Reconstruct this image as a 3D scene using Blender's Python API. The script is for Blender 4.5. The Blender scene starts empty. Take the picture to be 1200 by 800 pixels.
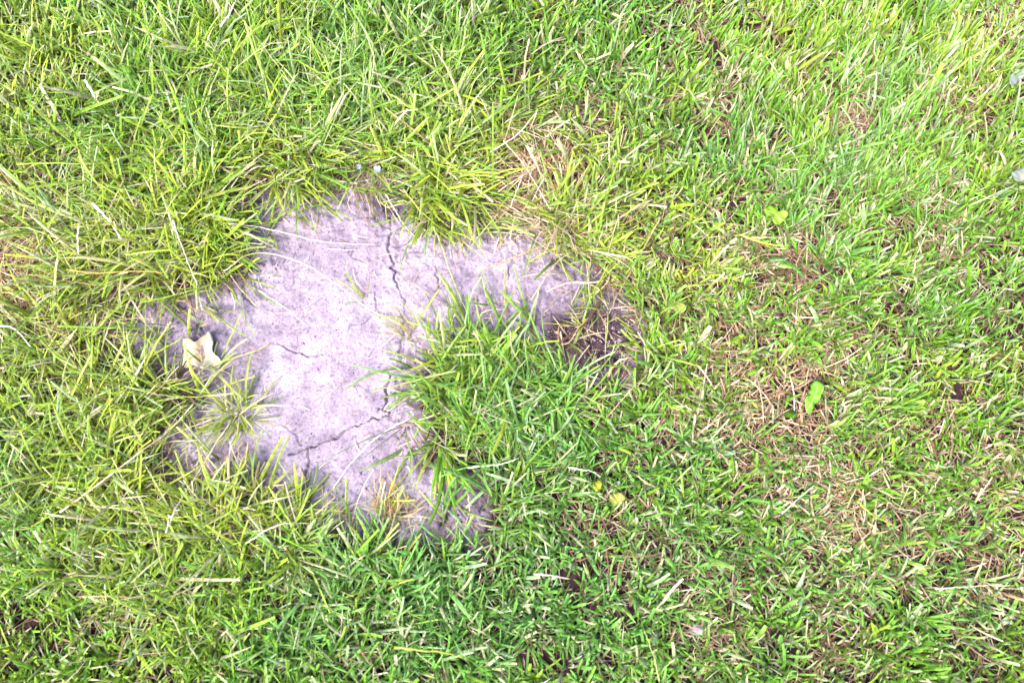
import bpy, math
import numpy as np
from mathutils import Vector

rng = np.random.default_rng(7)
sc = bpy.context.scene
COL = sc.collection

# ------------------------------------------------------------------ camera
W, H = 1200.0, 800.0                      # photograph pixels
LENS = 31.0                               # 36 mm sensor, ~60 degrees across
DIST = 0.90
PITCH, SIDE = math.radians(13), math.radians(5)
fwd = Vector((math.sin(SIDE), math.sin(PITCH), -math.cos(PITCH))).normalized()
cam_loc = -fwd * DIST
cd = bpy.data.cameras.new('camera')
cam = bpy.data.objects.new('camera', cd); COL.objects.link(cam)
cam.location = cam_loc
cam.rotation_euler = fwd.to_track_quat('-Z', 'Y').to_euler()
cd.lens = LENS; cd.sensor_width = 36.0; cd.sensor_fit = 'HORIZONTAL'
cd.clip_start = 0.02; cd.clip_end = 500
cd.dof.use_dof = True
cd.dof.focus_distance = 0.93
cd.dof.aperture_fstop = 4.5
sc.camera = cam

# ------------------------------------------------------------------ light
SUN_EL, SUN_AZ = math.radians(56), math.radians(205)     # direction the light comes from, measured from +X
wd = bpy.data.worlds.new('World'); sc.world = wd; wd.use_nodes = True
nt = wd.node_tree; bg = nt.nodes['Background']
sky = nt.nodes.new('ShaderNodeTexSky'); sky.sky_type = 'NISHITA'; sky.sun_disc = False
sky.sun_elevation = SUN_EL; sky.sun_rotation = math.pi / 2 - SUN_AZ
sky.dust_density = 5.0; sky.air_density = 1.0; sky.ozone_density = 0.6
nt.links.new(sky.outputs[0], bg.inputs[0]); bg.inputs[1].default_value = 0.10
sd = bpy.data.lights.new('sun', 'SUN'); sd.energy = 1.5; sd.angle = math.radians(18); sd.color = (1, 0.95, 0.88)
sun = bpy.data.objects.new('sun', sd); COL.objects.link(sun)
sun.location = (0, 0, 5)
sdir = Vector((math.cos(SUN_EL) * math.cos(SUN_AZ), math.cos(SUN_EL) * math.sin(SUN_AZ), math.sin(SUN_EL)))
sun.rotation_euler = sdir.to_track_quat('Z', 'Y').to_euler()
sc.view_settings.view_transform = 'Standard'; sc.view_settings.look = 'None'
sc.view_settings.exposure = 2.2; sc.view_settings.gamma = 1.0
sc.cycles.max_bounces = 6; sc.cycles.transmission_bounces = 4; sc.cycles.diffuse_bounces = 3

# ------------------------------------------------------------------ where things stand on the ground
R = np.array(cam.rotation_euler.to_matrix()); C0 = np.array(cam_loc)
FPX = LENS / 36.0 * W
def at(x, y, z=0.0):
    """ground position (height z) of a spot measured in the photograph"""
    d = R @ np.array([(x - W / 2) / FPX, -(y - H / 2) / FPX, -1.0])
    t = (z - C0[2]) / d[2]
    return C0 + d * t
def ats(P, z=0.0): return np.array([at(x, y, z) for x, y in P])
MM = 1.0 / (FPX / DIST)                     # metres per photograph pixel near the middle
RECT = ats([(0, 0), (1200, 0), (1200, 800), (0, 800)])

def in_rect(P, grow):
    c = RECT.mean(0)[:2]; Q = RECT[:, :2]; ok = np.ones(len(P), bool)
    for i in range(4):
        a, b = Q[i], Q[(i + 1) % 4]; e = b - a; n = np.array([e[1], -e[0]]) / np.hypot(*e)
        if (c - a) @ n > 0: n = -n
        ok &= ((P - a) @ n) < grow
    return ok

# value noise on the ground plane
class Noise:
    def __init__(s, seed, n=256): s.t = np.random.default_rng(seed).random((n, n)); s.n = n
    def __call__(s, P, size):
        q = P / size + 37.3; i = np.floor(q).astype(int); f = q - i; f = f * f * (3 - 2 * f)
        i %= s.n; j = (i + 1) % s.n; t = s.t
        return (t[i[:, 0], i[:, 1]] * (1 - f[:, 0]) * (1 - f[:, 1]) + t[j[:, 0], i[:, 1]] * f[:, 0] * (1 - f[:, 1])
                + t[i[:, 0], j[:, 1]] * (1 - f[:, 0]) * f[:, 1] + t[j[:, 0], j[:, 1]] * f[:, 0] * f[:, 1])
N1, N2, N3, N4 = Noise(1), Noise(2), Noise(3), Noise(4)

BARE_PX = [(283,236),(308,214),(345,232),(378,236),(402,222),(440,215),(470,232),(490,262),(525,270),(560,262),(600,276),
    (640,285),(668,308),(700,332),(728,362),(738,395),(726,440),(694,434),(680,406),(658,404),(642,384),(615,392),(585,384),
    (560,392),(530,394),(508,404),(494,432),(484,470),(490,510),(500,545),(545,552),(556,600),(552,630),(512,628),(470,642),
    (440,616),(400,616),(370,606),(350,594),(320,570),(292,560),(265,558),(240,576),(202,562),(194,508),(232,490),(250,470),
    (238,448),(212,434),(178,432),(136,404),(138,366),(185,358),(215,372),(240,350),(262,338),(290,328),(302,300),(292,265)]
BARE = ats(BARE_PX)[:, :2]
def bare_sd(P):
    """signed distance to the edge of the bare patch, negative inside (metres)"""
    d = np.full(len(P), 9.0); ins = np.zeros(len(P), bool); n = len(BARE)
    for i in range(n):
        a, b = BARE[i], BARE[(i + 1) % n]; e = b - a
        t = np.clip(((P - a) @ e) / (e @ e), 0, 1)
        d = np.minimum(d, np.hypot(*(P - a - t[:, None] * e).T))
        c = (a[1] > P[:, 1]) != (b[1] > P[:, 1])
        xi = a[0] + (P[:, 1] - a[1]) / (b[1] - a[1] + 1e-12) * e[0]
        ins ^= c & (P[:, 0] < xi)
    return np.where(ins, -d, d)

def mottle(P):
    """worn brownish spots scattered through the turf, more on the short side"""
    side = np.clip((P[:, 0] + .12) / .25, .3, 1)
    return (np.clip((N4(P, .030) - .60) * 3, 0, 1) + .8 * np.clip((N2(P, .013) - .66) * 3.5, 0, 1)) * side
def blobs(P, L):
    v = np.zeros(len(P))
    for x, y, r, a in L:
        c = at(x, y)[:2]; v += a * np.exp(-((P - c) ** 2).sum(1) / (r * MM) ** 2)
    return v
THIN = [(708,402,24,.9),(712,420,14,.5),(232,420,24,1.0),(215,440,14,.6),(622,205,56,1.3),(612,190,20,.3),(1000,152,26,.85),(985,160,14,.6),(822,738,20,.8),(838,745,12,.5),(0,322,55,1.0),(30,300,25,.5),(30,335,30,.6),
    (1005,622,34,.45),(880,440,44,.5),(930,516,40,.4),(256,660,11,.9),(242,672,10,.6),(762,500,30,.45),(562,576,22,.85),(150,242,12,.9),
    (72,440,16,.8),(440,208,20,.6),(1150,60,20,.5),(1190,25,18,.7),(690,92,20,.5),(795,145,22,.4),(895,45,22,.4),
    (1060,30,22,.5),(885,620,26,.4),(1155,600,45,.4),(1095,500,30,.35),(690,790,18,.6),(585,775,14,.6),(840,290,14,.7),(1010,235,18,.5),
    (760,20,18,.5),(210,150,20,.35),(30,185,15,.6),(235,140,12,.7),(450,15,16,.6),(590,105,14,.5),(300,665,14,.6),(265,690,12,.6),(580,605,16,.5),
    (730,245,14,.4),(690,215,12,.5),(420,170,30,.35),(800,20,20,.4),(195,500,14,.5)]
DRY = [(622,205,70,1.2),(615,180,40,.4),(880,435,80,.55),(930,520,90,.45),(1000,620,60,.6),(1150,570,110,.45),(762,500,60,.4),(0,325,85,1.0),(60,290,80,.4),(150,330,80,.3),(120,560,90,.3),(330,620,60,.3),(1000,150,50,.5),
    (440,200,60,.45),(600,290,60,.35),(660,330,60,.5),(820,740,50,.5),(80,430,70,.45),(720,390,60,.5),(470,600,50,.4),(1180,40,60,.4),(930,300,90,.3),
    (280,640,60,.3),(170,620,50,.35),(300,190,50,.45),(200,200,80,.2),(250,520,60,.4),(100,250,80,.35),(1100,240,80,.25),(690,260,60,.3),(870,290,60,.3),(140,700,40,.3)]
YEL = [(120,330,190,.75),(220,600,140,.6),(90,480,140,.45),(550,220,140,.6),(660,270,110,.55),(330,150,120,.4),(1100,60,180,.12),(1180,180,120,.2),(780,300,90,.3),
    (450,600,60,.6),(1150,580,80,.35),(60,130,100,.3),(850,130,120,.2),(1190,450,60,.25),(280,480,60,.5),(40,60,120,.35)]
COOL = [(640,600,170,.5),(760,70,120,.55),(420,720,130,.6),(470,60,120,.4),(30,640,90,.45),(620,470,90,.45),(900,620,120,.45),(1050,330,130,.35),(1100,680,120,.45),
    (720,700,150,.35),(940,200,120,.3),(560,720,120,.3),(130,110,60,.3),(800,200,80,.3)]
LONG = [(180,280,180,.8),(240,600,160,.7),(110,480,170,.6),(330,150,170,.6),(520,220,130,.65),(540,440,110,.7),(100,100,250,.45),(480,50,180,.35),(660,280,100,.5),
    (1050,100,200,.3),(450,720,140,.4),(620,520,100,.35),(740,60,100,.3)]

# ------------------------------------------------------------------ node helpers and materials
def mat(name):
    m = bpy.data.materials.new(name); m.use_nodes = True
    t = m.node_tree; t.nodes.clear()
    out = t.nodes.new('ShaderNodeOutputMaterial')
    return m, t, out
def node(t, kind, **kw):
    n = t.nodes.new(kind)
    for k, v in kw.items():
        if k in n.inputs: n.inputs[k].default_value = v
        else: setattr(n, k, v)
    return n
def mix(t, fac, a, b, mode='MIX'):
    n = t.nodes.new('ShaderNodeMix'); n.data_type = 'RGBA'; n.blend_type = mode
    for i, v in ((0, fac), (6, a), (7, b)):
        if isinstance(v, bpy.types.NodeSocket): t.links.new(v, n.inputs[i])
        else: n.inputs[i].default_value = v if i == 0 else (*v, 1)
    return n.outputs[2]
def ramp(t, src, stops):
    n = t.nodes.new('ShaderNodeValToRGB'); t.links.new(src, n.inputs[0])
    e = n.color_ramp.elements
    while len(e) < len(stops): e.new(0.5)
    for x, (p, c) in zip(e, stops): x.position = p; x.color = (*c, 1) if len(c) == 3 else c
    return n.outputs[0]

def leaf_material(name, colour=None, trans=0.35, rough=0.42, spec=0.5, vary=0.35, streak=True, tint=(1.15, 1.1, 0.55)):
    m, t, out = mat(name)
    if colour is None:
        c = node(t, 'ShaderNodeAttribute', attribute_name='col').outputs['Color']
    else:
        rgb = node(t, 'ShaderNodeRGB'); rgb.outputs[0].default_value = (*colour, 1); c = rgb.outputs[0]
    co = node(t, 'ShaderNodeTexCoord').outputs['Object']
    nz = node(t, 'ShaderNodeTexNoise', Scale=260.0, Detail=2.0); t.links.new(co, nz.inputs['Vector'])
    g = ramp(t, nz.outputs[0], [(0.3, (1 - vary,) * 3), (0.7, (1 + vary,) * 3)])
    c = mix(t, 1.0, c, g, 'MULTIPLY')
    oi = node(t, 'ShaderNodeObjectInfo')
    hs = node(t, 'ShaderNodeHueSaturation')
    mr = node(t, 'ShaderNodeMapRange'); mr.inputs[3].default_value = 0.7; mr.inputs[4].default_value = 1.25
    t.links.new(oi.outputs['Random'], mr.inputs[0]); t.links.new(mr.outputs[0], hs.inputs['Value']); t.links.new(c, hs.inputs['Color'])
    c = hs.outputs[0]
    p = node(t, 'ShaderNodeBsdfPrincipled', Roughness=rough)
    p.inputs['Specular IOR Level'].default_value = spec
    t.links.new(c, p.inputs['Base Color'])
    tr = node(t, 'ShaderNodeBsdfTranslucent'); t.links.new(mix(t, 1.0, c, tint, 'MULTIPLY'), tr.inputs[0])
    ms = node(t, 'ShaderNodeMixShader'); ms.inputs[0].default_value = trans
    t.links.new(p.outputs[0], ms.inputs[1]); t.links.new(tr.outputs[0], ms.inputs[2])
    t.links.new(ms.outputs[0], out.inputs[0])
    return m
GRASS = leaf_material('grass_blade', trans=0.26, rough=.42, spec=.42)
STRAW = leaf_material('dry_straw', trans=0.18, rough=0.6, spec=0.3, tint=(1.05, 0.95, 0.8))

def soil_material():
    m, t, out = mat('dry_soil')
    co = node(t, 'ShaderNodeTexCoord').outputs['Object']
    def noise(s, d=6.0, r=0.6):
        n = node(t, 'ShaderNodeTexNoise', Scale=s, Detail=d, Roughness=r); t.links.new(co, n.inputs['Vector']); return n.outputs[0]
    big, mid, fine, grit = noise(9), noise(55), noise(330, 8, 0.7), noise(900, 3)
    c = ramp(t, big, [(0.35, (0.245, 0.202, 0.275)), (0.62, (0.355, 0.302, 0.385))])
    c = mix(t, 0.75, c, ramp(t, mid, [(0.33, (0.58, 0.55, 0.60)), (0.60, (1.12, 1.12, 1.12))]), 'MULTIPLY')
    c = mix(t, 0.8, c, ramp(t, fine, [(0.33, (0.30, 0.28, 0.31)), (0.48, (0.95, 0.95, 0.96)), (0.7, (1.3, 1.3, 1.3))]), 'MULTIPLY')
    vr = node(t, 'ShaderNodeTexVoronoi', Scale=420.0); t.links.new(co, vr.inputs['Vector'])
    c = mix(t, ramp(t, vr.outputs['Distance'], [(0.05, (0.55,) * 3), (0.16, (0,) * 3)]), c, (0.52, 0.48, 0.54))
    at_ = node(t, 'ShaderNodeAttribute', attribute_name='col').outputs['Color']       # humus with painted gap shade under the turf, dry crust in the open
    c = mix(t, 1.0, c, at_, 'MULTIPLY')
    p = node(t, 'ShaderNodeBsdfPrincipled', Roughness=0.9); p.inputs['Specular IOR Level'].default_value = 0.15
    t.links.new(c, p.inputs['Base Color'])
    add = node(t, 'ShaderNodeMath', operation='ADD'); t.links.new(fine, add.inputs[0]); t.links.new(grit, add.inputs[1])
    b = node(t, 'ShaderNodeBump', Strength=0.8, Distance=0.0016); t.links.new(add.outputs[0], b.inputs['Height'])
    t.links.new(b.outputs[0], p.inputs['Normal'])
    t.links.new(p.outputs[0], out.inputs[0])
    return m
SOIL = soil_material()

# ------------------------------------------------------------------ mesh helpers
def mesh(name, V, F, material, cols=None, smooth=False):
    """F: (M,3) or (M,4) array, or list of such arrays"""
    me = bpy.data.meshes.new(name)
    Fs = F if isinstance(F, list) else [F]
    V = np.asarray(V, np.float32)
    me.vertices.add(len(V)); me.vertices.foreach_set('co', V.ravel())
    loops = np.concatenate([f.ravel() for f in Fs]).astype(np.int32)
    tot = np.concatenate([np.full(len(f), f.shape[1]) for f in Fs]).astype(np.int32)
    st = np.concatenate([[0], np.cumsum(tot)[:-1]]).astype(np.int32)
    me.loops.add(len(loops)); me.loops.foreach_set('vertex_index', loops)
    me.polygons.add(len(tot)); me.polygons.foreach_set('loop_start', st); me.polygons.foreach_set('loop_total', tot)
    if cols is not None:
        a = me.color_attributes.new('col', 'FLOAT_COLOR', 'POINT')
        a.data.foreach_set('color', np.hstack([cols, np.ones((len(cols), 1))]).astype(np.float32).ravel())
    me.polygons.foreach_set('use_smooth', np.full(len(tot), smooth))
    me.update(calc_edges=True); me.validate()
    if material: me.materials.append(material)
    return me
def link(name, data, parent=None, label=None, cat=None, group=None, kind=None):
    o = bpy.data.objects.new(name, data); COL.objects.link(o)
    if parent: o.parent = parent
    for k, v in (('label', label), ('category', cat), ('group', group), ('kind', kind)):
        if v: o[k] = v
    return o

# ------------------------------------------------------------------ ground
CRACKS = [  # polyline in photograph pixels, half width mm, depth mm
    ([(340,533),(350,530),(362,524),(372,523),(381,517),(390,514),(402,508),(411,502),(421,500),(433,494),(444,492),(456,488)], 1.1, 5.0),
    ([(362,526),(364,540),(359,552),(361,563),(354,576),(351,588),(357,600)], 1.1, 4.0),
    ([(330,497),(340,504),(350,516),(360,523)], .6, 2.0),
    ([(456,488),(453,476),(455,464),(452,455),(458,445),(464,436)], 1.4, 5.0),
    ([(462,230),(458,255),(456,286),(460,305),(462,322),(466,336),(470,347),(476,354)], 1.3, 4.0),
    ([(318,404),(330,405),(342,411),(353,413),(362,419),(372,418),(384,414),(392,416)], .8, 3.0),
    ([(398,391),(410,385),(421,380),(432,374),(441,362),(439,348),(441,333)], .7, 2.5),
    ([(346,270),(345,300),(346,330),(344,360)], .5, 1.2),
    ([(511,312),(510,322),(514,332),(511,343)], 1.0, 3.0),
    ([(606,284),(609,294),(603,306),(596,318),(597,330)], .8, 3.0),
    ([(517,616),(524,609),(525,601),(532,602),(540,604)], 1.2, 5.0),
    ([(525,601),(520,592),(522,585)], .9, 4.0),
    ([(283,340),(292,352),(303,360)], 1.0, 3.0),
    ([(405,290),(412,300),(424,306),(436,304)], .6, 2.0),
    ([(476,354),(470,372),(474,392),(468,410),(472,428)], .7, 2.5),
    ([(470,450),(463,462),(467,478)], .7, 2.5),
    ([(300,440),(312,452),(310,470),(318,488)], .5, 1.6),
    ([(415,560),(405,572),(396,590)], .6, 2.0),
    ([(230,378),(238,388),(246,394)], .8, 2.0),
]
def jag(P, amp, seed):
    P = np.asarray(P, float); r = np.random.default_rng(seed); out = [P[0]]
    for a, b in zip(P[:-1], P[1:]):
        n = max(2, int(np.hypot(*(b - a)) / 4)); e = (b - a); q = np.array([-e[1], e[0]]) / np.hypot(*e)
        for k in range(1, n): out.append(a + e * k / n + q * r.normal(0, amp))
        out.append(b)
    return np.array(out)
CRK = [(ats(jag(p, 1.7, i))[:, :2], w * 1e-3, d * 1e-3) for i, (p, w, d) in enumerate(CRACKS)]

def soil_height(P, fine=True):
    sd = bare_sd(P)
    z = (N1(P, .35) - .5) * .012 + (N2(P, .07) - .5) * .005
    z += np.clip(sd / .03, 0, 1) * .004                            # turf stands a little higher than the bare crust
    if fine:
        lump = (N3(P, .011) - .5) * .0024 + (N4(P, .0055) - .5) * .0014 + (N2(P, .0028) - .5) * .0009
        edge = np.exp(-(sd / .035) ** 2) + blobs(P, [(455,245,30,1.2),(705,395,45,1.0),(560,590,30,.8),(240,400,25,.9),(230,520,30,.5),(470,300,25,.4)])
        crumb = np.clip(edge, 0, 1.3)
        z += lump * (0.55 + 1.9 * crumb) + np.where(crumb > .3, (N1(P, .006) - .5) * .005 * crumb, 0)
        cut = np.zeros(len(P))
        for C, w, d in CRK:
            lo, hi = C.min(0) - .01, C.max(0) + .01
            k = np.where(((P > lo) & (P < hi)).all(1))[0]
            if not len(k): continue
            dm = np.full(len(k), 9.0); tt = np.zeros(len(k)); n = len(C) - 1
            for i in range(n):
                a, e = C[i], C[i + 1] - C[i]
                t = np.clip(((P[k] - a) @ e) / (e @ e + 1e-15), 0, 1)
                dd = np.hypot(*(P[k] - a - t[:, None] * e).T)
                s = dd < dm; dm[s] = dd[s]; tt[s] = (i + t[s]) / n
            ww = .85 * w * (0.35 + .65 * np.sin(np.pi * np.clip(tt, .05, .95))) * (.55 + .9 * N3(P[k], .006))
            cut[k] = np.maximum(cut[k], 1.35 * d * np.clip(1.15 - dm / ww, 0, 1) ** .55)
            z[k] += .0007 * np.exp(-(dm / .006) ** 2)
        z -= cut
    return z
lo, hi = BARE.min(0) - .02, BARE.max(0) + .02
def axis(a, b, step, far):
    core = np.arange(a, b, step)
    mid_l, mid_r = np.arange(-1.1, a, .02), np.arange(core[-1] + .02, 1.1, .02)
    out = np.array([1.25, 1.5, 2, 3, 5, 9, 16, 30, 60])
    return np.concatenate([-out[::-1], mid_l, core, mid_r, out])
gx, gy = axis(lo[0], hi[0], .00105, 60), axis(lo[1], hi[1], .00105, 60)
GX, GY = np.meshgrid(gx, gy)
GP = np.stack([GX.ravel(), GY.ravel()], 1)
gz = soil_height(GP)
nx, ny = len(gx), len(gy)
idx = np.arange(nx * ny).reshape(ny, nx)
GF = np.stack([idx[:-1, :-1].ravel(), idx[:-1, 1:].ravel(), idx[1:, 1:].ravel(), idx[1:, :-1].ravel()], 1)
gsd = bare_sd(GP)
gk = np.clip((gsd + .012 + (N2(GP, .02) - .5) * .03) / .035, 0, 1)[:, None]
gk = np.maximum(gk, np.clip(blobs(GP, [(456,240,26,.85),(706,398,52,1.4),(655,390,22,.8),(240,400,16,.35),(565,585,18,.7)]), 0, 1)[:, None] * .9)  # dark soil spots, and the dry leaf's shadow painted beside it
gcol = np.array([[1.0, 1.0, 1.0]]) * (1 - gk) + np.array([[.12, .07, .065]]) * gk  # dark maroon under the turf paints the shaded gaps between blades
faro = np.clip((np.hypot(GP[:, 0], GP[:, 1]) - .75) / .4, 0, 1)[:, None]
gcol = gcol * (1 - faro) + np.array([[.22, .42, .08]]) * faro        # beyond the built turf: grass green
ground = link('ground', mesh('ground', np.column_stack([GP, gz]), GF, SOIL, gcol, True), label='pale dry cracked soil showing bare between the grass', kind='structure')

# ------------------------------------------------------------------ blades
def blade_arrays(pos, az, tilt, bend, L, w, roll, c0, c1, blunt, fold=True, K=4, curl=None):
    n = len(pos); curl = np.zeros(n) if curl is None else curl
    p = pos.copy(); rows = []; prof = np.array([.62, 1.0, .96, .72, 0.0]) if K == 4 else np.array([.7, 1.0, .8, 0.0])
    for k in range(K + 1):
        f = k / K; th = tilt + bend * f; a = az + curl * f
        d = np.stack([np.cos(a), np.sin(a)], 1)
        tg = np.column_stack([d * np.sin(th)[:, None], np.cos(th)])
        s = np.column_stack([-d[:, 1], d[:, 0], np.zeros(n)]); nn = np.cross(tg, s)
        side = s * np.cos(roll)[:, None] + nn * np.sin(roll)[:, None]
        nrm = np.cross(side, tg)
        pf = prof[k] if k < K else 0
        ww = (w * (pf if k < K else 1.0) * (1 if k < K else 1))
        if k == K: ww = w * np.where(blunt > .5, .62, .04)
        if k == K - 1: ww = w * np.where(blunt > .5, .85, prof[k])
        rows.append((p.copy(), side * ww[:, None] * .5, nrm * (w * .22 * (pf if k < K else .3))[:, None]))
        p = p + tg * (L / K)[:, None]
    V, Cc = [], []
    for k, (q, s, nr) in enumerate(rows):
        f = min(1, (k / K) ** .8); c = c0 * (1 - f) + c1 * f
        if fold:
            V += [q - s, q + nr * -1, q + s]; Cc += [c, c * .93, c]
        else:
            V += [q - s, q + s]; Cc += [c, c]
    m = 3 if fold else 2; T = m * (K + 1)
    V = np.stack(V, 1).reshape(-1, 3); Cc = np.stack(Cc, 1).reshape(-1, 3)
    base = (np.arange(n) * T)[:, None]; F = []
    for k in range(K):
        for j in range(m - 1):
            a = k * m + j; F.append(base + np.array([[a, a + 1, a + m + 1, a + m]]))
    F = np.stack(F, 1).reshape(-1, 4)
    return V, F, Cc

G = lambda *c: np.array(c, float)
GREEN, YELLOW, COOLG, DEEP = G(.145, .335, .024), G(.35, .43, .045), G(.125, .31, .085), G(.045, .18, .014)
TAN, PALE, RUST = G(.46, .34, .22), G(.58, .51, .39), G(.24, .14, .082)
def blade_colours(P, r):
    n = len(P)
    y = np.clip(blobs(P, YEL) * 1.0 + .04 + (N1(P, .05) - .5) * .9 + r.normal(0, .22, n), 0, 1)[:, None]
    c = np.clip(blobs(P, COOL) + (N2(P, .04) - .5) * .8 + r.normal(0, .3, n), 0, 1)[:, None]
    col = GREEN * (1 - y) + YELLOW * y
    col = col * (1 - c * .8) + COOLG * c * .8
    d = np.clip((N3(P, .03) - .35) * 1.3 + r.normal(0, .25, n), 0, 1)[:, None]
    col = col * (1 - d * .5) + DEEP * d * .5
    col *= np.exp(r.normal(0, .22, n))[:, None]
    # glaucous pale blades, whitened at random to paint sky sheen and glints
    pale = (r.random(n) < .10)[:, None]
    col = np.where(pale, col * .45 + G(.36, .46, .33) * .6, col)
    return np.clip(col, 0, .8)

LEAN = [  # where the turf lies over: x, y, radius, direction in degrees (0 = right, 90 = up in the photograph), weight
    (1080,110,220,48,1.1),(900,130,150,60,.7),(850,40,120,40,.7),(100,60,200,35,.6),(450,60,150,60,.5),(620,470,110,115,.5),(560,700,180,10,.4),
    (480,640,60,60,.5),(60,640,120,80,.5),(700,290,90,-20,.6),(560,240,70,-70,.8),(360,200,60,-80,.8),(100,300,90,170,.3),(780,420,80,110,.4),
    (650,560,100,100,.3),(1150,420,120,60,.4),(240,590,80,160,.5),(400,750,120,20,.5)]
def lean_field(P):
    v = np.zeros((len(P), 2))
    for x, y, r_, a, w in LEAN:
        g = w * np.exp(-((P - at(x, y)[:2]) ** 2).sum(1) / (r_ * MM) ** 2)
        v += g[:, None] * np.array([math.cos(math.radians(a)), math.sin(math.radians(a))])
    return v

def scatter(n, lo, hi): return rng.random((n, 2)) * (np.array(hi) - lo) + lo
LO, HI = RECT[:, :2].min(0) - .25, RECT[:, :2].max(0) + .25
def turf_points(density_in, density_out):
    area = (HI - LO).prod(); P = scatter(int(area * 1e4 * density_in), LO, HI)
    keep = in_rect(P, .05) | (rng.random(len(P)) < density_out / density_in)
    P = P[keep]; sd_ = bare_sd(P) + (N2(P, .018) - .5) * .022
    return P, sd_

def lawn(density_in, density_out):
    P, sd_ = turf_points(density_in / 4, density_out / 4)
    dens = np.maximum(np.clip((sd_ - .006) / .026, 0, 1), .05 * (sd_ > -.02)) * (1 - np.clip(blobs(P, THIN), 0, .96)) * (.35 + .95 * N1(P, .028)) * (.25 + 1.3 * N3(P, .009)) * (1 - .6 * np.clip(mottle(P), 0, 1))
    keep = rng.random(len(P)) < dens; P, sd_ = P[keep], sd_[keep]; n = len(P)
    # tillers: blades gather in small fans
    P = np.repeat(P, 4, 0); sd_ = np.repeat(sd_, 4); n = len(P); tv = np.repeat(rng.normal(0, .6, (n // 4, 2)), 4, 0)
    P = P + rng.normal(0, .0028, (n, 2))
    ln = np.clip(blobs(P, LONG) + .35 * np.exp(-np.clip(sd_, 0, 1) / .04) + (N4(P, .06) - .5) * .4, 0, 1)
    L = (.019 + .032 * ln) * np.exp(rng.normal(0, .30, n))
    w = (.0023 - .0005 * ln) * np.exp(rng.normal(0, .26, n))
    wide = rng.random(n) < .16; w = np.where(wide, w * 1.5, w)
    v = lean_field(P) * .8 + tv + rng.normal(0, .65, (n, 2)) + np.stack([N1(P, .045) - .5, N2(P, .045) - .5], 1) * .7
    # blades at the rim of the bare patch hang over it
    e = .004; g = np.stack([bare_sd(P + [e, 0]) - bare_sd(P - [e, 0]), bare_sd(P + [0, e]) - bare_sd(P - [0, e])], 1) / (2 * e)
    v -= g * (np.exp(-np.clip(sd_, 0, 1) / .018) * .5)[:, None]
    az = np.arctan2(v[:, 1], v[:, 0])
    tilt = np.abs(rng.normal(.46, .36, n)) + .30 * ln; bend = np.abs(rng.normal(.48, .42, n)) + .2 * ln
    tot = tilt + bend; over = tot > 1.75; bend[over] = np.maximum(1.75 - tilt[over], -.2)
    col = blade_colours(P, rng)
    dry = np.clip(blobs(P, DRY) + .6 * mottle(P) + .05, 0, .85)
    isdry = rng.random(n) < dry * .42
    dc = np.where((rng.random(n) < .55)[:, None], PALE, TAN) * np.exp(rng.normal(0, .22, n))[:, None]
    col = np.where(isdry[:, None], dc, col)
    w = np.where(isdry, w * .5, w); tilt = np.where(isdry, tilt + .4, tilt)
    c0 = col * .26 + RUST * .12; c1 = col * (1.0 + .1 * rng.random((n, 1)))  # bases darkened to paint the shade low in the turf
    tipdry = (rng.random(n) < .14)[:, None]; c1 = np.where(tipdry, c1 * .35 + PALE * .65, c1)
    z = soil_height(P, False)
    pos = np.column_stack([P, z - .002])
    roll, blunt, curl, rest = rng.normal(0, .5, n), (rng.random(n) < .45).astype(float), rng.normal(0, .35, n), rng.random(n)
    near = in_rect(P, .05); Vs, Fs, Cs, off = [], [], [], 0
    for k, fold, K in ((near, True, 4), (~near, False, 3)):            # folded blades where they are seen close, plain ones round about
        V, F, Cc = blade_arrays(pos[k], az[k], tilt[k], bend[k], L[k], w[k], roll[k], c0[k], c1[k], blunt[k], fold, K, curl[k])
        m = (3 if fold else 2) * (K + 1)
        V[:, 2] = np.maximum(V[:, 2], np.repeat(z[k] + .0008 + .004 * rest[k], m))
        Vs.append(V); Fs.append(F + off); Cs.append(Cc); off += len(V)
    return mesh('lawn_grass', np.vstack(Vs), np.vstack(Fs), GRASS, np.vstack(Cs))

def thatch(density_in, density_out):
    P, sd_ = turf_points(density_in, density_out)
    dens = np.clip((sd_ + .008) / .03, .0, 1) * (.14 + .85 * np.clip(blobs(P, DRY) + .9 * mottle(P), 0, 1)) * (1 - .55 * np.clip(blobs(P, [(705,400,30,1),(255,660,12,1)]), 0, 1))
    keep = rng.random(len(P)) < dens; P = P[keep]; n = len(P)
    L = .018 * np.exp(rng.normal(0, .45, n)) * (1 + .7 * np.clip(blobs(P, LONG), 0, 1)); w = .0011 * np.exp(rng.normal(0, .35, n))
    k = rng.random(n)[:, None]
    col = np.where(k < .45, TAN, np.where(k < .55, PALE, RUST)) * np.exp(rng.normal(0, .25, n))[:, None]
    col = col * (.42 + .45 * np.clip(blobs(P, DRY), 0, 1))[:, None]      # darkened outside the dry spots, painting the shade down between blades
    z = soil_height(P, False)
    pos = np.column_stack([P, z + rng.random(n) * .006])
    tilt = rng.normal(1.42, .2, n); bend = rng.normal(0.08, .25, n)
    V, F, Cc = blade_arrays(pos, rng.random(n) * 6.283, tilt, bend, L, w, rng.normal(0, .5, n), col * .9, col, (rng.random(n) < .6).astype(float), False, 3, rng.normal(0, .6, n))
    V[:, 2] = np.maximum(V[:, 2], np.repeat(z, 8) + .0006)
    return mesh('dead_thatch', V, F, STRAW, Cc)

link('lawn_grass', lawn(12.5, 10), label='short green and yellow lawn grass growing round the bare patch', cat='grass', kind='stuff')
link('dead_thatch', thatch(8.0, 5), label='brown dead grass thatch lying on the soil under the lawn', cat='thatch', kind='stuff')

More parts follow.
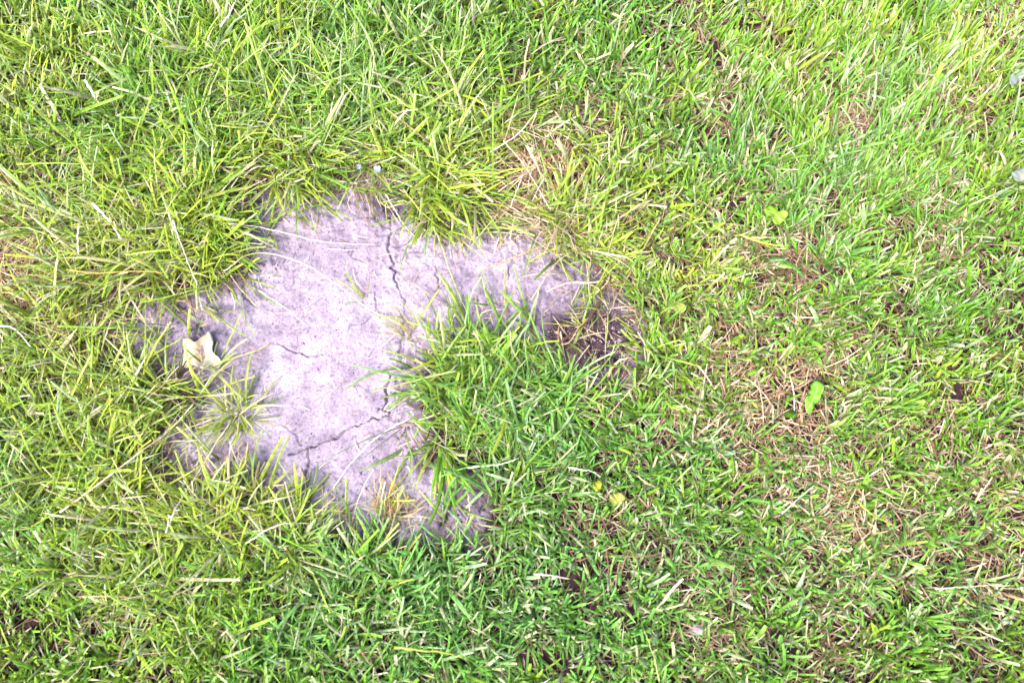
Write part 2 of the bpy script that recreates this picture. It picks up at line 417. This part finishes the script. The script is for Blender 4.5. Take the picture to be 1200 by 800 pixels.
# turf further out, so the lawn goes on beyond the picture
def outer_lawn(n):
    P = scatter(n, (-2.6, -2.6), (2.6, 2.6)); P = P[~((P > LO) & (P < HI)).all(1)]; n = len(P)
    v = lean_field(P) + rng.normal(0, 1, (n, 2)); col = blade_colours(P, rng)
    V, F, Cc = blade_arrays(np.column_stack([P, soil_height(P, False)]), np.arctan2(v[:, 1], v[:, 0]), np.abs(rng.normal(.7, .3, n)), np.abs(rng.normal(.6, .4, n)),
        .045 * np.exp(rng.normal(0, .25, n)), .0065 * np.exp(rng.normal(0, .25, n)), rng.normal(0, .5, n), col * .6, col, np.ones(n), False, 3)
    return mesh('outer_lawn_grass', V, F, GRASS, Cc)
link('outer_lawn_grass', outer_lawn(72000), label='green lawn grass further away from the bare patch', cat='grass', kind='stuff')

# ------------------------------------------------------------------ soil crumbs
def crumbs(n):
    P = scatter(n, BARE.min(0), BARE.max(0)); sd_ = bare_sd(P)
    k = (sd_ < .012) & (rng.random(n) < np.clip(.10 + np.exp(-(sd_ / .03) ** 2) * .5 + blobs(P, [(455,245,32,.9),(705,395,45,.8),(560,590,25,.8)]), 0, 1))
    P = P[k]; n = len(P); z = soil_height(P)
    r = .0007 * np.exp(rng.normal(0, .5, n))
    u = np.array([[1,0,0],[-1,0,0],[0,1,0],[0,-1,0],[0,0,1],[0,0,-1]], float)
    V = np.column_stack([P, z + r * .3])[:, None, :] + u[None] * (r[:, None, None] * (.6 + .8 * rng.random((n, 6, 1)))) + rng.normal(0, .0002, (n, 6, 3))
    f = np.array([[0,2,4],[2,1,4],[1,3,4],[3,0,4],[2,0,5],[1,2,5],[3,1,5],[0,3,5]])
    F = (np.arange(n) * 6)[:, None, None] + f[None]
    c = np.repeat((.55 + .75 * rng.random((n, 1))) * np.ones((1, 3)), 6, 0)
    return mesh('soil_crumbs', V.reshape(-1, 3), F.reshape(-1, 3), SOIL, c)
link('soil_crumbs', crumbs(16000), label='loose crumbs of dry soil scattered over the bare patch', cat='soil', kind='stuff')

def litter(n):
    P = scatter(n, BARE.min(0), BARE.max(0)); sd_ = bare_sd(P)
    P = P[(sd_ < 0) & (rng.random(n) < np.clip(.12 + np.exp(sd_ / .03), 0, 1))]; n = len(P); z = soil_height(P)
    k = rng.random(n)[:, None]; col = np.where(k < .35, PALE * 1.1, np.where(k < .75, TAN, RUST))
    V, F, Cc = blade_arrays(np.column_stack([P, z + .001 + .002 * rng.random(n)]), rng.random(n) * 6.283, rng.normal(1.5, .12, n), rng.normal(.05, .15, n),
        .009 * np.exp(rng.normal(0, .6, n)), .0007 * np.exp(rng.normal(0, .35, n)), rng.normal(0, .5, n), col, col, np.ones(n), False, 3, rng.normal(0, .9, n))
    return mesh('straw_litter', V, F, STRAW, Cc)
link('straw_litter', litter(1500), label='fine dead grass fibres strewn over the bare soil', cat='litter', kind='stuff')

# ------------------------------------------------------------------ tufts: every blade a part
def blade_library(name, n, cols, width, seed):
    r = np.random.default_rng(seed); out = []
    for i in range(n):
        c = cols[i % len(cols)] * np.exp(r.normal(0, .15)); one = lambda v: np.array([v])
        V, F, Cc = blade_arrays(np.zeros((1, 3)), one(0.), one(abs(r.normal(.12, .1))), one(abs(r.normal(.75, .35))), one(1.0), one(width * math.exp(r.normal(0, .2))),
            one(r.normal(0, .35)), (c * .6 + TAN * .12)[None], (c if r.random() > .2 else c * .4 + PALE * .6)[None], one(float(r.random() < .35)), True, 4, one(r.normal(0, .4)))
        out.append(mesh(name, V, F, GRASS if c[1] > c[0] else STRAW, Cc))
    return out
YG = YELLOW * .7 + GREEN * .3
LIB = {
    'yellow': blade_library('yellow_green_blade', 20, [YELLOW, YG, YELLOW * .8, YG, PALE * .8 + YELLOW * .2, GREEN], .038, 11),
    'green': blade_library('green_blade', 20, [GREEN, YG, GREEN * 1.15, COOLG, GREEN * .8, YELLOW * .9], .045, 12),
    'thin': blade_library('thin_blade', 16, [YG, YELLOW, PALE, GREEN, TAN], .026, 13),
    'rusty': blade_library('rusty_blade', 16, [YELLOW, G(.42, .30, .05), TAN, YG, G(.36, .2, .06)], .032, 14),
    'wide': blade_library('wide_blade', 12, [GREEN * 1.1, YG, GREEN], .06, 15),
}
def tuft(label, x, y, rad, n, length, lib, aim=None, spread=1.0, tilt=(.25, .95), group=None, seed=0, sx=1.0):
    r = np.random.default_rng(100 + seed); c = at(x, y); c[2] = float(soil_height(np.array([c[:2]]), False)[0]) - .002
    e = link('grass_tuft', None, label=label, cat='grass tuft', group=group, kind='thing'); e.location = c; e.empty_display_size = .02
    ms = LIB[lib]
    for i in range(n):
        a = r.random() * 6.283; q = r.random() ** .7 * rad * MM
        o = link('blade', ms[int(r.integers(len(ms)))], e)
        off = np.array([math.cos(a) * q * sx, math.sin(a) * q])
        o.location = (off[0], off[1], float(soil_height((c[:2] + off)[None], False)[0]) - .002 - c[2])
        if aim is None: az = a + r.normal(0, .7 * spread + 1.2 * (1 - q / (rad * MM)))
        else:
            az = math.radians(aim) + r.normal(0, .6 * spread)
        t = r.uniform(*tilt) * (.6 + .55 * min(1, q / (rad * MM)))
        o.rotation_euler = (0, t, az); o.rotation_mode = 'XYZ'
        s = length * MM * math.exp(r.normal(0, .28)); o.scale = (s, s, s)
    return e
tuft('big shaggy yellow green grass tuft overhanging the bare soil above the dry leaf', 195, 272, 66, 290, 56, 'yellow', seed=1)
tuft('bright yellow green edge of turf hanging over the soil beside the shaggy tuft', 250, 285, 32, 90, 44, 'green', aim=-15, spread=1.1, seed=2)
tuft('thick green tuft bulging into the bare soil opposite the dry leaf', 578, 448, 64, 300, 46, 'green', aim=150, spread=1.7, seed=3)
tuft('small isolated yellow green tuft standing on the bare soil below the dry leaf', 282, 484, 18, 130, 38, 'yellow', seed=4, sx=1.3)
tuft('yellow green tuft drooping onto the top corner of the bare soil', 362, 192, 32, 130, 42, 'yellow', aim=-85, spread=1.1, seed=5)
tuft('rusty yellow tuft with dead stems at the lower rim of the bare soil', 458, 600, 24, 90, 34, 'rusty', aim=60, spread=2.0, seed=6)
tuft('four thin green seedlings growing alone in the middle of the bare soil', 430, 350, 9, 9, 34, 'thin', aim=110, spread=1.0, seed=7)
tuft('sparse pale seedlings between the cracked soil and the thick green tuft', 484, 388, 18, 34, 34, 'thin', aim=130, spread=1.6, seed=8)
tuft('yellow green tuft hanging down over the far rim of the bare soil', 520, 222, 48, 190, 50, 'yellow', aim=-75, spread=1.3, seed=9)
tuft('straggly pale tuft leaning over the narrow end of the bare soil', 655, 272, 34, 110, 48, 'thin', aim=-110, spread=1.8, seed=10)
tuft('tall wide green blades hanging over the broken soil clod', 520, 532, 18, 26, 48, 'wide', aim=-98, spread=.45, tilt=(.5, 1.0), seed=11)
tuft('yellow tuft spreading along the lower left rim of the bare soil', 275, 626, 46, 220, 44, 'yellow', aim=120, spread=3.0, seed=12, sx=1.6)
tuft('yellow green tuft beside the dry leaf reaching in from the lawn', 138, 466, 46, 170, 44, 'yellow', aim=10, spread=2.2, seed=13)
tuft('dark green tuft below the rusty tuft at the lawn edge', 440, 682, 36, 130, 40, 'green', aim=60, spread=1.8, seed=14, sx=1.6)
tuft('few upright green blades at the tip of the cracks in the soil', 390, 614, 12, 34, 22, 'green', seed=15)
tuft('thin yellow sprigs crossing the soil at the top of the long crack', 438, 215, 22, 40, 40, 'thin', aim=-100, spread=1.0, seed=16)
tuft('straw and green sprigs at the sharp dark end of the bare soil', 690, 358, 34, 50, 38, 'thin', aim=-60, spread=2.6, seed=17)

# ------------------------------------------------------------------ single straws and long blades lying about
def spline(P, n):
    P = np.asarray(P, float); P = np.vstack([2 * P[0] - P[1], P, 2 * P[-1] - P[-2]]); out = []
    m = len(P) - 3
    for i in range(m):
        a, b, c, d = P[i:i + 4]
        for k in range(n):
            t = k / n
            out.append(.5 * ((2 * b) + (c - a) * t + (2 * a - 5 * b + 4 * c - d) * t * t + (3 * b - a - 3 * c + d) * t ** 3))
    out.append(P[-2]); return np.array(out)
def tube(P, r0, r1, sides=6, flat=1.0):
    P = np.asarray(P); n = len(P); T = np.gradient(P, axis=0); T /= np.linalg.norm(T, axis=1)[:, None]
    S = np.cross(T, [0, 0, 1.0]); S /= np.linalg.norm(S, axis=1)[:, None] + 1e-9; U = np.cross(S, T)
    rr = np.linspace(r0, r1, n); V = []
    for k in range(sides):
        a = 2 * math.pi * k / sides; V.append(P + S * (rr * math.cos(a))[:, None] + U * (rr * flat * math.sin(a))[:, None])
    V = np.stack(V, 1).reshape(-1, 3); F = []
    for i in range(n - 1):
        for k in range(sides): F.append([i * sides + k, i * sides + (k + 1) % sides, (i + 1) * sides + (k + 1) % sides, (i + 1) * sides + k])
    F = np.array(F)
    return V, [F, np.array([list(range(sides))[::-1], [(n - 1) * sides + k for k in range(sides)]])]
CS = {'pale': G(.60, .54, .42), 'pink': G(.56, .42, .33), 'tan': G(.5, .36, .17), 'white': G(.68, .65, .57), 'lime': G(.34, .42, .06), 'green': GREEN * 1.1, 'gold': G(.55, .42, .10), 'pgreen': G(.34, .42, .14)}
def straw(label, pts, z0, z1, c, r=.9, flat=.6, name='straw', cat='straw', head=False):
    zs = np.linspace(z0, z1, len(pts)) * 1e-3
    bump = np.sin(np.linspace(0, math.pi, len(pts))) * 4e-3
    P = []
    for (x, y), zz, b in zip(pts, zs, bump):
        g = at(x, y); zz = zz + (.010 if zz > .0095 and bare_sd(g[None, :2])[0] > .01 else 0); h = float(soil_height(g[None, :2], False)[0]); P.append(at(x, y, h + zz + b))
    P = spline(P, 7); P += rng.normal(0, .00025, P.shape)
    o0 = P[0].copy(); P = P - o0
    V, F = tube(P, r * .85e-3, r * .45e-3, 6, flat)
    col = CS[c] * np.exp(rng.normal(0, .08)); Cc = np.repeat((col[None] * (1 + .25 * (N1(P[:, :2] + 3, .006) - .5))[:, None]), 6, 0)
    m = STRAW if c not in ('lime', 'green', 'pgreen') else GRASS
    if head:
        e = link(name, None, label=label, cat=cat, kind='thing'); e.location = o0
        link('stem', mesh('stem', V, F, m, Cc, True), e)
        r_ = np.random.default_rng(5)
        for k in range(9):
            q = P[-1] - (P[-1] - P[-8]) * (k / 9); d = r_.normal(0, 1, 3); d[2] *= .4; d /= np.linalg.norm(d)
            SP = np.array([q + d * s for s in (0, .0015, .0035, .005)])
            V2, F2 = tube(SP, .0009, .0003, 5, .8); link('spikelet', mesh('spikelet', V2, F2, STRAW, np.repeat(CS['white'][None], len(V2), 0), True), e)
        return e
    o = link(name, mesh(name, V, F, m, Cc, True), label=label, cat=cat, kind='thing'); o.location = o0
    return o
straw('long pale straw arching across the middle of the bare soil', [(262,318),(297,297),(347,305),(393,332),(433,362),(470,380)], 22, 3, 'pale', 1.0)
straw('pale straw lying straight along the upper part of the bare soil', [(268,262),(297,265),(335,273),(377,283),(443,287)], 20, 2, 'white', .8)
straw('thin curved pink straw looping on the soil beside the forked one', [(270,322),(283,340),(307,363),(340,366),(377,350)], 14, 3, 'pink', .55)
straw('thin pale straw forking over the looped pink one', [(296,336),(318,350),(340,365),(360,382)], 3, 3, 'pale', .55)
straw('short white straw bit under the straight pale straw', [(384,291),(402,293),(421,292)], 2, 2, 'white', .8)
straw('pale straw curving from the thick green tuft down to the lower soil', [(480,490),(447,508),(413,540),(390,572)], 16, 3, 'white', .9)
straw('long pink straw lying over the yellow turf near the small isolated tuft', [(70,600),(117,566),(162,531),(195,507),(226,474)], 22, 20, 'pink', 1.1)
straw('tall pale grass stem with a white seed head over the lower left turf', [(279,485),(257,513),(230,557),(208,592),(196,618)], 8, 40, 'pale', 1.0, name='seeding_grass', cat='grass stem', head=True)
straw('pale stalk standing out across the big shaggy tuft', [(203,258),(207,272),(216,296),(231,334)], 48, 20, 'white', .8)
straw('cream yellow stalk lying level along the foot of the shaggy tuft', [(78,316),(112,320),(152,318),(193,319)], 26, 34, 'gold', 1.1)
straw('white bent stem at the edge of the lawn among yellow turf', [(-8,381),(12,383),(24,392),(40,412)], 28, 20, 'white', 1.3)
straw('short bleached blade standing in the green turf', [(99,94),(107,107),(116,121)], 34, 24, 'white', 1.5, .35)
straw('long pinkish straw slanting through the turf towards the drooping tuft', [(262,-4),(290,30),(320,70),(347,104)], 36, 30, 'pink', .9)
straw('bleached stem crossing the long pinkish straw', [(258,32),(270,14),(278,-4)], 34, 36, 'white', 1.4, .4)
straw('bundle straw of pale pink reaching from the soil corner into the turf', [(262,232),(287,198),(310,178)], 10, 28, 'pink', 1.0)
straw('second thin pink straw beside the pale bundle at the soil corner', [(255,228),(278,206),(304,188)], 14, 26, 'pale', .7)
straw('fine straw running level out of the soil corner', [(286,206),(300,196),(322,195)], 20, 18, 'pink', .7)
straw('white straw slanting over the dry brown patch in the turf', [(575,178),(607,157),(631,128)], 20, 28, 'white', .7)
straw('thin pale straw crossing the dry brown patch downhill', [(590,165),(615,195),(645,246)], 18, 14, 'pale', .6)
straw('another straw crossing the dry brown patch the opposite way', [(598,243),(610,212),(622,188)], 14, 18, 'white', .55)
straw('light straw spanning the dry brown patch at a low slant', [(584,224),(612,206),(634,192)], 14, 16, 'pink', .6)
straw('short cream straw below the dry brown patch', [(638,208),(630,222),(624,236)], 18, 14, 'pale', .6)
straw('tall pale green blade arching over the narrow arm of the bare soil', [(508,266),(518,288),(528,320),(547,366)], 40, 10, 'pgreen', 1.1, .4, 'long_grass', 'grass stem')
straw('thin upright lime blade standing alone over the narrow arm of soil', [(592,360),(591,335),(592,305),(592,276)], 6, 36, 'lime', .7, .5, 'long_grass', 'grass stem')
straw('slanting pale blade across the crossing point of two stems on soil', [(553,286),(566,271),(584,250)], 18, 40, 'pgreen', .9, .4, 'long_grass', 'grass stem')
straw('cream straw leaning from the turf onto the soil by the long crack', [(452,228),(464,248),(477,268),(492,283)], 20, 3, 'pale', .75)
straw('lime stem trailing over the turf above the narrow soil arm', [(473,222),(492,246),(512,264),(532,280)], 34, 10, 'lime', .8, .6, 'long_grass', 'grass stem')
straw('fan straw leaning over the dark crumbly end of the soil', [(622,352),(636,330),(652,308),(668,296)], 8, 24, 'pale', .6)
straw('pink straw lying across the dark crumbly end of the soil', [(640,342),(672,330),(700,338),(712,362)], 16, 16, 'pink', .6)
straw('orange curved straw hooked at the lower lip of the dark soil end', [(656,404),(668,400),(678,384),(690,372)], 10, 20, 'tan', .8)
straw('thin pink straw standing in the dark hole at the sharp soil end', [(709,372),(710,392),(709,424)], 10, 8, 'pink', .5)
straw('thin pink straw crossing the dark hole sideways', [(690,386),(708,398),(728,414)], 12, 10, 'pink', .5)
straw('long pale green blade reaching from the thick tuft out over the soil', [(534,434),(505,441),(470,450),(434,459)], 34, 12, 'pgreen', 1.3, .3, 'long_grass', 'grass stem')
straw('white straw lying level above the broken soil clod', [(540,549),(562,546),(585,544),(607,537)], 14, 22, 'white', .9)
straw('straight tan stem leaning beside the broken soil clod', [(545,560),(549,585),(552,612)], 20, 10, 'pink', .8)
straw('long yellow green blade lying level across the dark green turf', [(462,758),(490,761),(518,764),(545,770)], 32, 30, 'lime', 1.5, .35, 'long_grass', 'grass stem')
straw('pale upright stem in the turf with a green base', [(772,798),(768,775),(760,752),(755,738)], 12, 34, 'pgreen', .9, .5, 'long_grass', 'grass stem')
straw('white bent straw just above the small yellow leaf bits', [(666,547),(680,550),(694,552),(704,559)], 24, 20, 'white', .8)
straw('dry flat straw lying in the green turf below the yellow bits', [(625,672),(645,674),(668,678)], 22, 20, 'pale', 1.2, .4)
straw('pale straw slanting over green turf beside the dry brown hollow', [(916,602),(932,587),(954,568)], 20, 26, 'white', .8)
straw('long lime stem lying beside the rust coloured hollow', [(1004,586),(1022,602),(1048,617)], 24, 24, 'lime', 1.4, .5, 'long_grass', 'grass stem')
straw('cream stem bent in the short turf by the cool green blades', [(1095,690),(1120,688),(1152,686),(1176,684)], 22, 22, 'pale', .7)
straw('yellow green stalk lying below the bright round weed leaf', [(868,275),(893,284),(918,289)], 20, 24, 'lime', 1.3, .5, 'long_grass', 'grass stem')
straw('pale blade lying level in the turf below the bright round weed leaf', [(880,278),(900,278),(920,278)], 22, 22, 'pgreen', 1.6, .3, 'long_grass', 'grass stem')
straw('white curled stem in the bright turf near the shaggy tuft', [(92,266),(91,280),(92,298)], 40, 34, 'white', 1.2)
straw('cream flat straw slanting above the shaggy tuft', [(108,238),(120,250),(132,264),(142,280)], 40, 36, 'white', 1.5, .4)
straw('long level lime blade across the turf above the shaggy tuft', [(20,192),(60,191),(100,192),(128,191)], 40, 34, 'lime', 1.3, .4, 'long_grass', 'grass stem')
straw('pale green seed stalk over the yellow turf near the seed head', [(247,562),(270,566),(288,572)], 30, 26, 'white', 1.2)
straw('pale straw curving out of the yellow tuft along the lower rim', [(288,636),(310,622),(330,614),(362,613)], 20, 24, 'pale', .8)
straw('tan straw slanting under the seed head in yellow turf', [(160,575),(172,605),(186,650),(192,672)], 36, 28, 'pgreen', 1.1)

# ------------------------------------------------------------------ leaves
def leaf_from_outline(name, px, z, height, material, cols, rings=5, thick=.0003, parent=None, **kw):
    O = spline(np.vstack([px, px[:1]]), 4)[:-1]; c = O.mean(0)
    g = at(*c); h0 = float(soil_height(g[None, :2], False)[0]); cw = at(c[0], c[1], h0 + z)
    V = []; n = len(O)
    for k in range(rings + 1):
        f = k / rings
        for q in O:
            p = c + (q - c) * f; w = at(p[0], p[1], h0 + z); u = (q - c) * f / np.abs(O - c).max()
            w[2] += height(u[0], -u[1], f); V.append(w - cw)
    V = np.array(V); F = []
    for k in range(rings):
        for i in range(n):
            j = (i + 1) % n; F.append([k * n + i, (k + 1) * n + i, (k + 1) * n + j, k * n + j])
    V[:n] = V[:n].mean(0)
    cc = cols(V)
    me = mesh(name, V, np.array(F), material, cc, True)
    o = link(name, me, parent, **kw)
    s = o.modifiers.new('thickness', 'SOLIDIFY'); s.thickness = thick; s.offset = 0
    return o, cw
DRYLEAF = leaf_material('dry_leaf', trans=.22, rough=.65, spec=.25, vary=.12, tint=(1, .95, .8))
WEED = leaf_material('weed_leaf', trans=.45, rough=.4, vary=.12)
z5 = lambda P: np.array([(140 + x / 6.667, 350 + y / 6.667) for x, y in P])
leaf = link('dry_leaf', None, label='crumpled cream coloured dry leaf lying on the bare soil', cat='leaf')
def crumple(x, y, f):
    return .005 * f * f * (.6 + .7 * math.sin(3.1 * math.atan2(y, x) + .6)) + .009 * math.exp(-((x - .38 - .15 * y) / .16) ** 2) * f - .004 * math.exp(-((x + .05) / .2) ** 2) * (1 - f)
def dry_cols(V):
    a = G(.60, .57, .45); b = G(.50, .33, .23)
    k = np.clip(blob2(V, [(-.002, .004, .007), (-.001, -.004, .005), (.008, .014, .006), (-.004, .016, .004)]), 0, 1)[:, None]
    return a * (1 - k) + b * k
def blob2(V, L): return sum(np.exp(-((V[:, 0] - x) ** 2 + (V[:, 1] - y) ** 2) / r ** 2) for x, y, r in L)
lb, cw = leaf_from_outline('leaf_blade', z5([(515,325),(560,320),(600,345),(640,300),(690,272),(730,285),(748,350),(742,425),(788,470),(790,520),(745,556),(680,562),(640,546),(580,522),(520,542),(478,490),(505,420),(505,370)]), .003, crumple, DRYLEAF, dry_cols, rings=9, parent=leaf)
leaf.location = cw
ST = [at(x, y, z) - cw for x, y, z in ((250, 428, .012), (268, 421, .012), (290, 414, .008), (304, 409, .005), (316, 402, .004))]
V, F = tube(spline(ST, 6), .0011, .0006, 6, .8); link('leaf_stalk', mesh('leaf_stalk', V, F, STRAW, np.repeat(CS['gold'][None] * .6 + CS['pale'][None] * .4, len(V), 0), True), leaf)

flat_h = lambda k: (lambda x, y, f: k * f * f * math.sin(2 * math.atan2(y, x) + 1) + .4 * k * math.sin(9 * x + 7 * y) * f)
def uni(c, v=.12): return lambda V: np.repeat(np.array(c, float)[None], len(V), 0) * (1 + v * np.sin(V[:, :1] * 900 + V[:, 1:2] * 700))
def weed(name, label, outline, z, c, k=.003, veins=None, cat='leaf'):
    o, cw = leaf_from_outline('leaf_blade' if veins else name, np.array(outline, float), z, flat_h(k), WEED, uni(c))
    if not veins:
        o.location = cw; o['label'] = label; o['category'] = cat; return o
    e = link(name, None, label=label, cat=cat); e.location = cw; o.parent = e
    P = spline([at(x, y, z + cw[2] - at(x, y, 0)[2] - z + .0012) - cw for x, y in veins], 5)
    V, F = tube(P, .0006, .0003, 5, .5); link('midrib', mesh('midrib', V, F, WEED, np.repeat(np.array([[.42, .55, .2]]), len(V), 0), True), e)
    return e
z8 = lambda P: [(870 + x / 8, 410 + y / 8) for x, y in P]
weed('weed_leaf', 'bright green scalloped weed leaf lying in the short dry turf', z8([(690,285),(735,300),(750,345),(742,400),(728,430),(715,480),(690,505),(672,550),(640,592),(600,575),(588,520),(580,455),(622,425),(640,400),(625,385),(655,360),(650,320)]), .022, (.17, .42, .04), .004, z8([(600,570),(650,490),(690,400),(705,320)]))
z7 = lambda P: [(860 + x / 8, 200 + y / 8) for x, y in P]
weed('weed_leaf', 'bright yellow green round two lobed weed leaf in the long turf', z7([(285,350),(320,325),(370,320),(415,340),(410,375),(400,395),(440,385),(490,395),(500,425),(470,465),(430,498),(385,490),(362,450),(370,425),(330,430),(290,405)]), .026, (.22, .40, .025), .003, z7([(300,370),(360,390),(430,440),(480,470)]))
z6 = lambda P: [(640 + x / 8, 520 + y / 8) for x, y in P]
weed('leaf_fragment', 'small folded yellow leaf bit under the white bent straw', z6([(436,362),(470,345),(505,338),(518,385),(505,425),(478,447),(445,415)]), .026, (.52, .53, .04), .003)
weed('leaf_fragment', 'pale yellow round leaf bit in the green turf', z6([(592,490),(625,462),(680,452),(722,478),(735,515),(705,550),(650,566),(605,545)]), .027, (.54, .55, .12), .003)
weed('leaf_fragment', 'small pale lime leaf hidden in mixed turf by the dark soil end', [(788,358),(796,354),(803,357),(803,364),(796,367),(789,364)], .022, (.42, .50, .10), .002)
weed('leaf_fragment', 'bleached bluish white dead leaf lying at the hollow in the lush turf', [(1180,95),(1186,88),(1195,83),(1206,76),(1209,82),(1200,90),(1192,97),(1184,101)], .026, (.36, .39, .43), .003)
weed('leaf_fragment', 'pale grey dead leaf lying in the short turf', [(1184,204),(1192,198),(1204,197),(1208,206),(1198,212),(1188,211)], .024, (.30, .34, .30), .003)

# tiny pale blue flowers at the soil's upper rim
PETAL = leaf_material('pale_petal', trans=.3, rough=.5, vary=.1, tint=(1, 1, 1))
def flower(label, x, y, z, r):
    c = at(x, y, z); e = link('flower', None, label=label, cat='flower', group='tiny flowers at the soil rim'); e.location = c
    for k in range(4):
        a = k * math.pi / 2 + .4; d = np.array([math.cos(a), math.sin(a)]); s = np.array([-d[1], d[0]]); V = []
        for f, w in ((.05, .15), (.4, .55), (.75, .65), (1, .25)):
            for q in (-1, 0, 1): V.append([*(d * r * f + s * r * w * q * .8), r * (.35 * f * f + .1 * abs(q))])
        F = np.array([[i * 3 + j, i * 3 + j + 1, i * 3 + j + 4, i * 3 + j + 3] for i in range(3) for j in range(2)])
        link('petal', mesh('petal', V, F, PETAL, np.repeat(np.array([[.34, .38, .62]]), 12, 0), True), e)
    g = at(x, y); P = np.array([[0, 0, 0], [.002, .001, -z * .5], [.003, .004, -z + .001]])
    V, F = tube(spline(P, 4), .0004, .0005, 5); link('stalk', mesh('stalk', V, F, GRASS, np.repeat(GREEN[None], len(V), 0), True), e)
flower('tiny pale blue flower open at the upper rim of the bare soil', 442, 199, .030, .0042)
flower('smaller faded blue flower at the upper rim of the bare soil', 421, 196, .026, .0032)

# loose stones in the thin spots
def stone(label, x, y, r, c):
    u, v = np.meshgrid(np.linspace(0, 2 * math.pi, 11)[:-1], np.linspace(.15, math.pi - .15, 6))
    D = np.stack([np.cos(u) * np.sin(v), np.sin(u) * np.sin(v), np.cos(v)], -1).reshape(-1, 3)
    rr = r * MM * (1 + .22 * np.sin(D[:, 0] * 4 + x) * np.cos(D[:, 1] * 3.3 + y)); V = D * rr[:, None] * [1, .75, .55]
    F = np.array([[i * 10 + j, i * 10 + (j + 1) % 10, (i + 1) * 10 + (j + 1) % 10, (i + 1) * 10 + j] for i in range(5) for j in range(10)])
    caps = np.array([[j for j in range(10)][::-1], [50 + j for j in range(10)]])
    o = link('pebble', mesh('pebble', V, [F[:, ::-1], caps[:, ::-1]], SOIL, np.repeat(np.array([c], float), len(V), 0), True), label=label, cat='pebble')
    g = at(x, y); o.location = (g[0], g[1], float(soil_height(g[None, :2], False)[0]) + r * MM * .25)
stone('pale lilac pebble in the thin spot below the green turf', 815, 736, 8, (1.5, 1.5, 1.55))
stone('small grey brown clod beside the pale lilac pebble', 838, 747, 7, (.7, .62, .62))
stone('small soil clod in the bare hollow of the lush turf', 1002, 146, 7, (.9, .8, .85))
stone('rounded brown clod at the edge of the broken soil', 558, 556, 8, (.75, .62, .65))
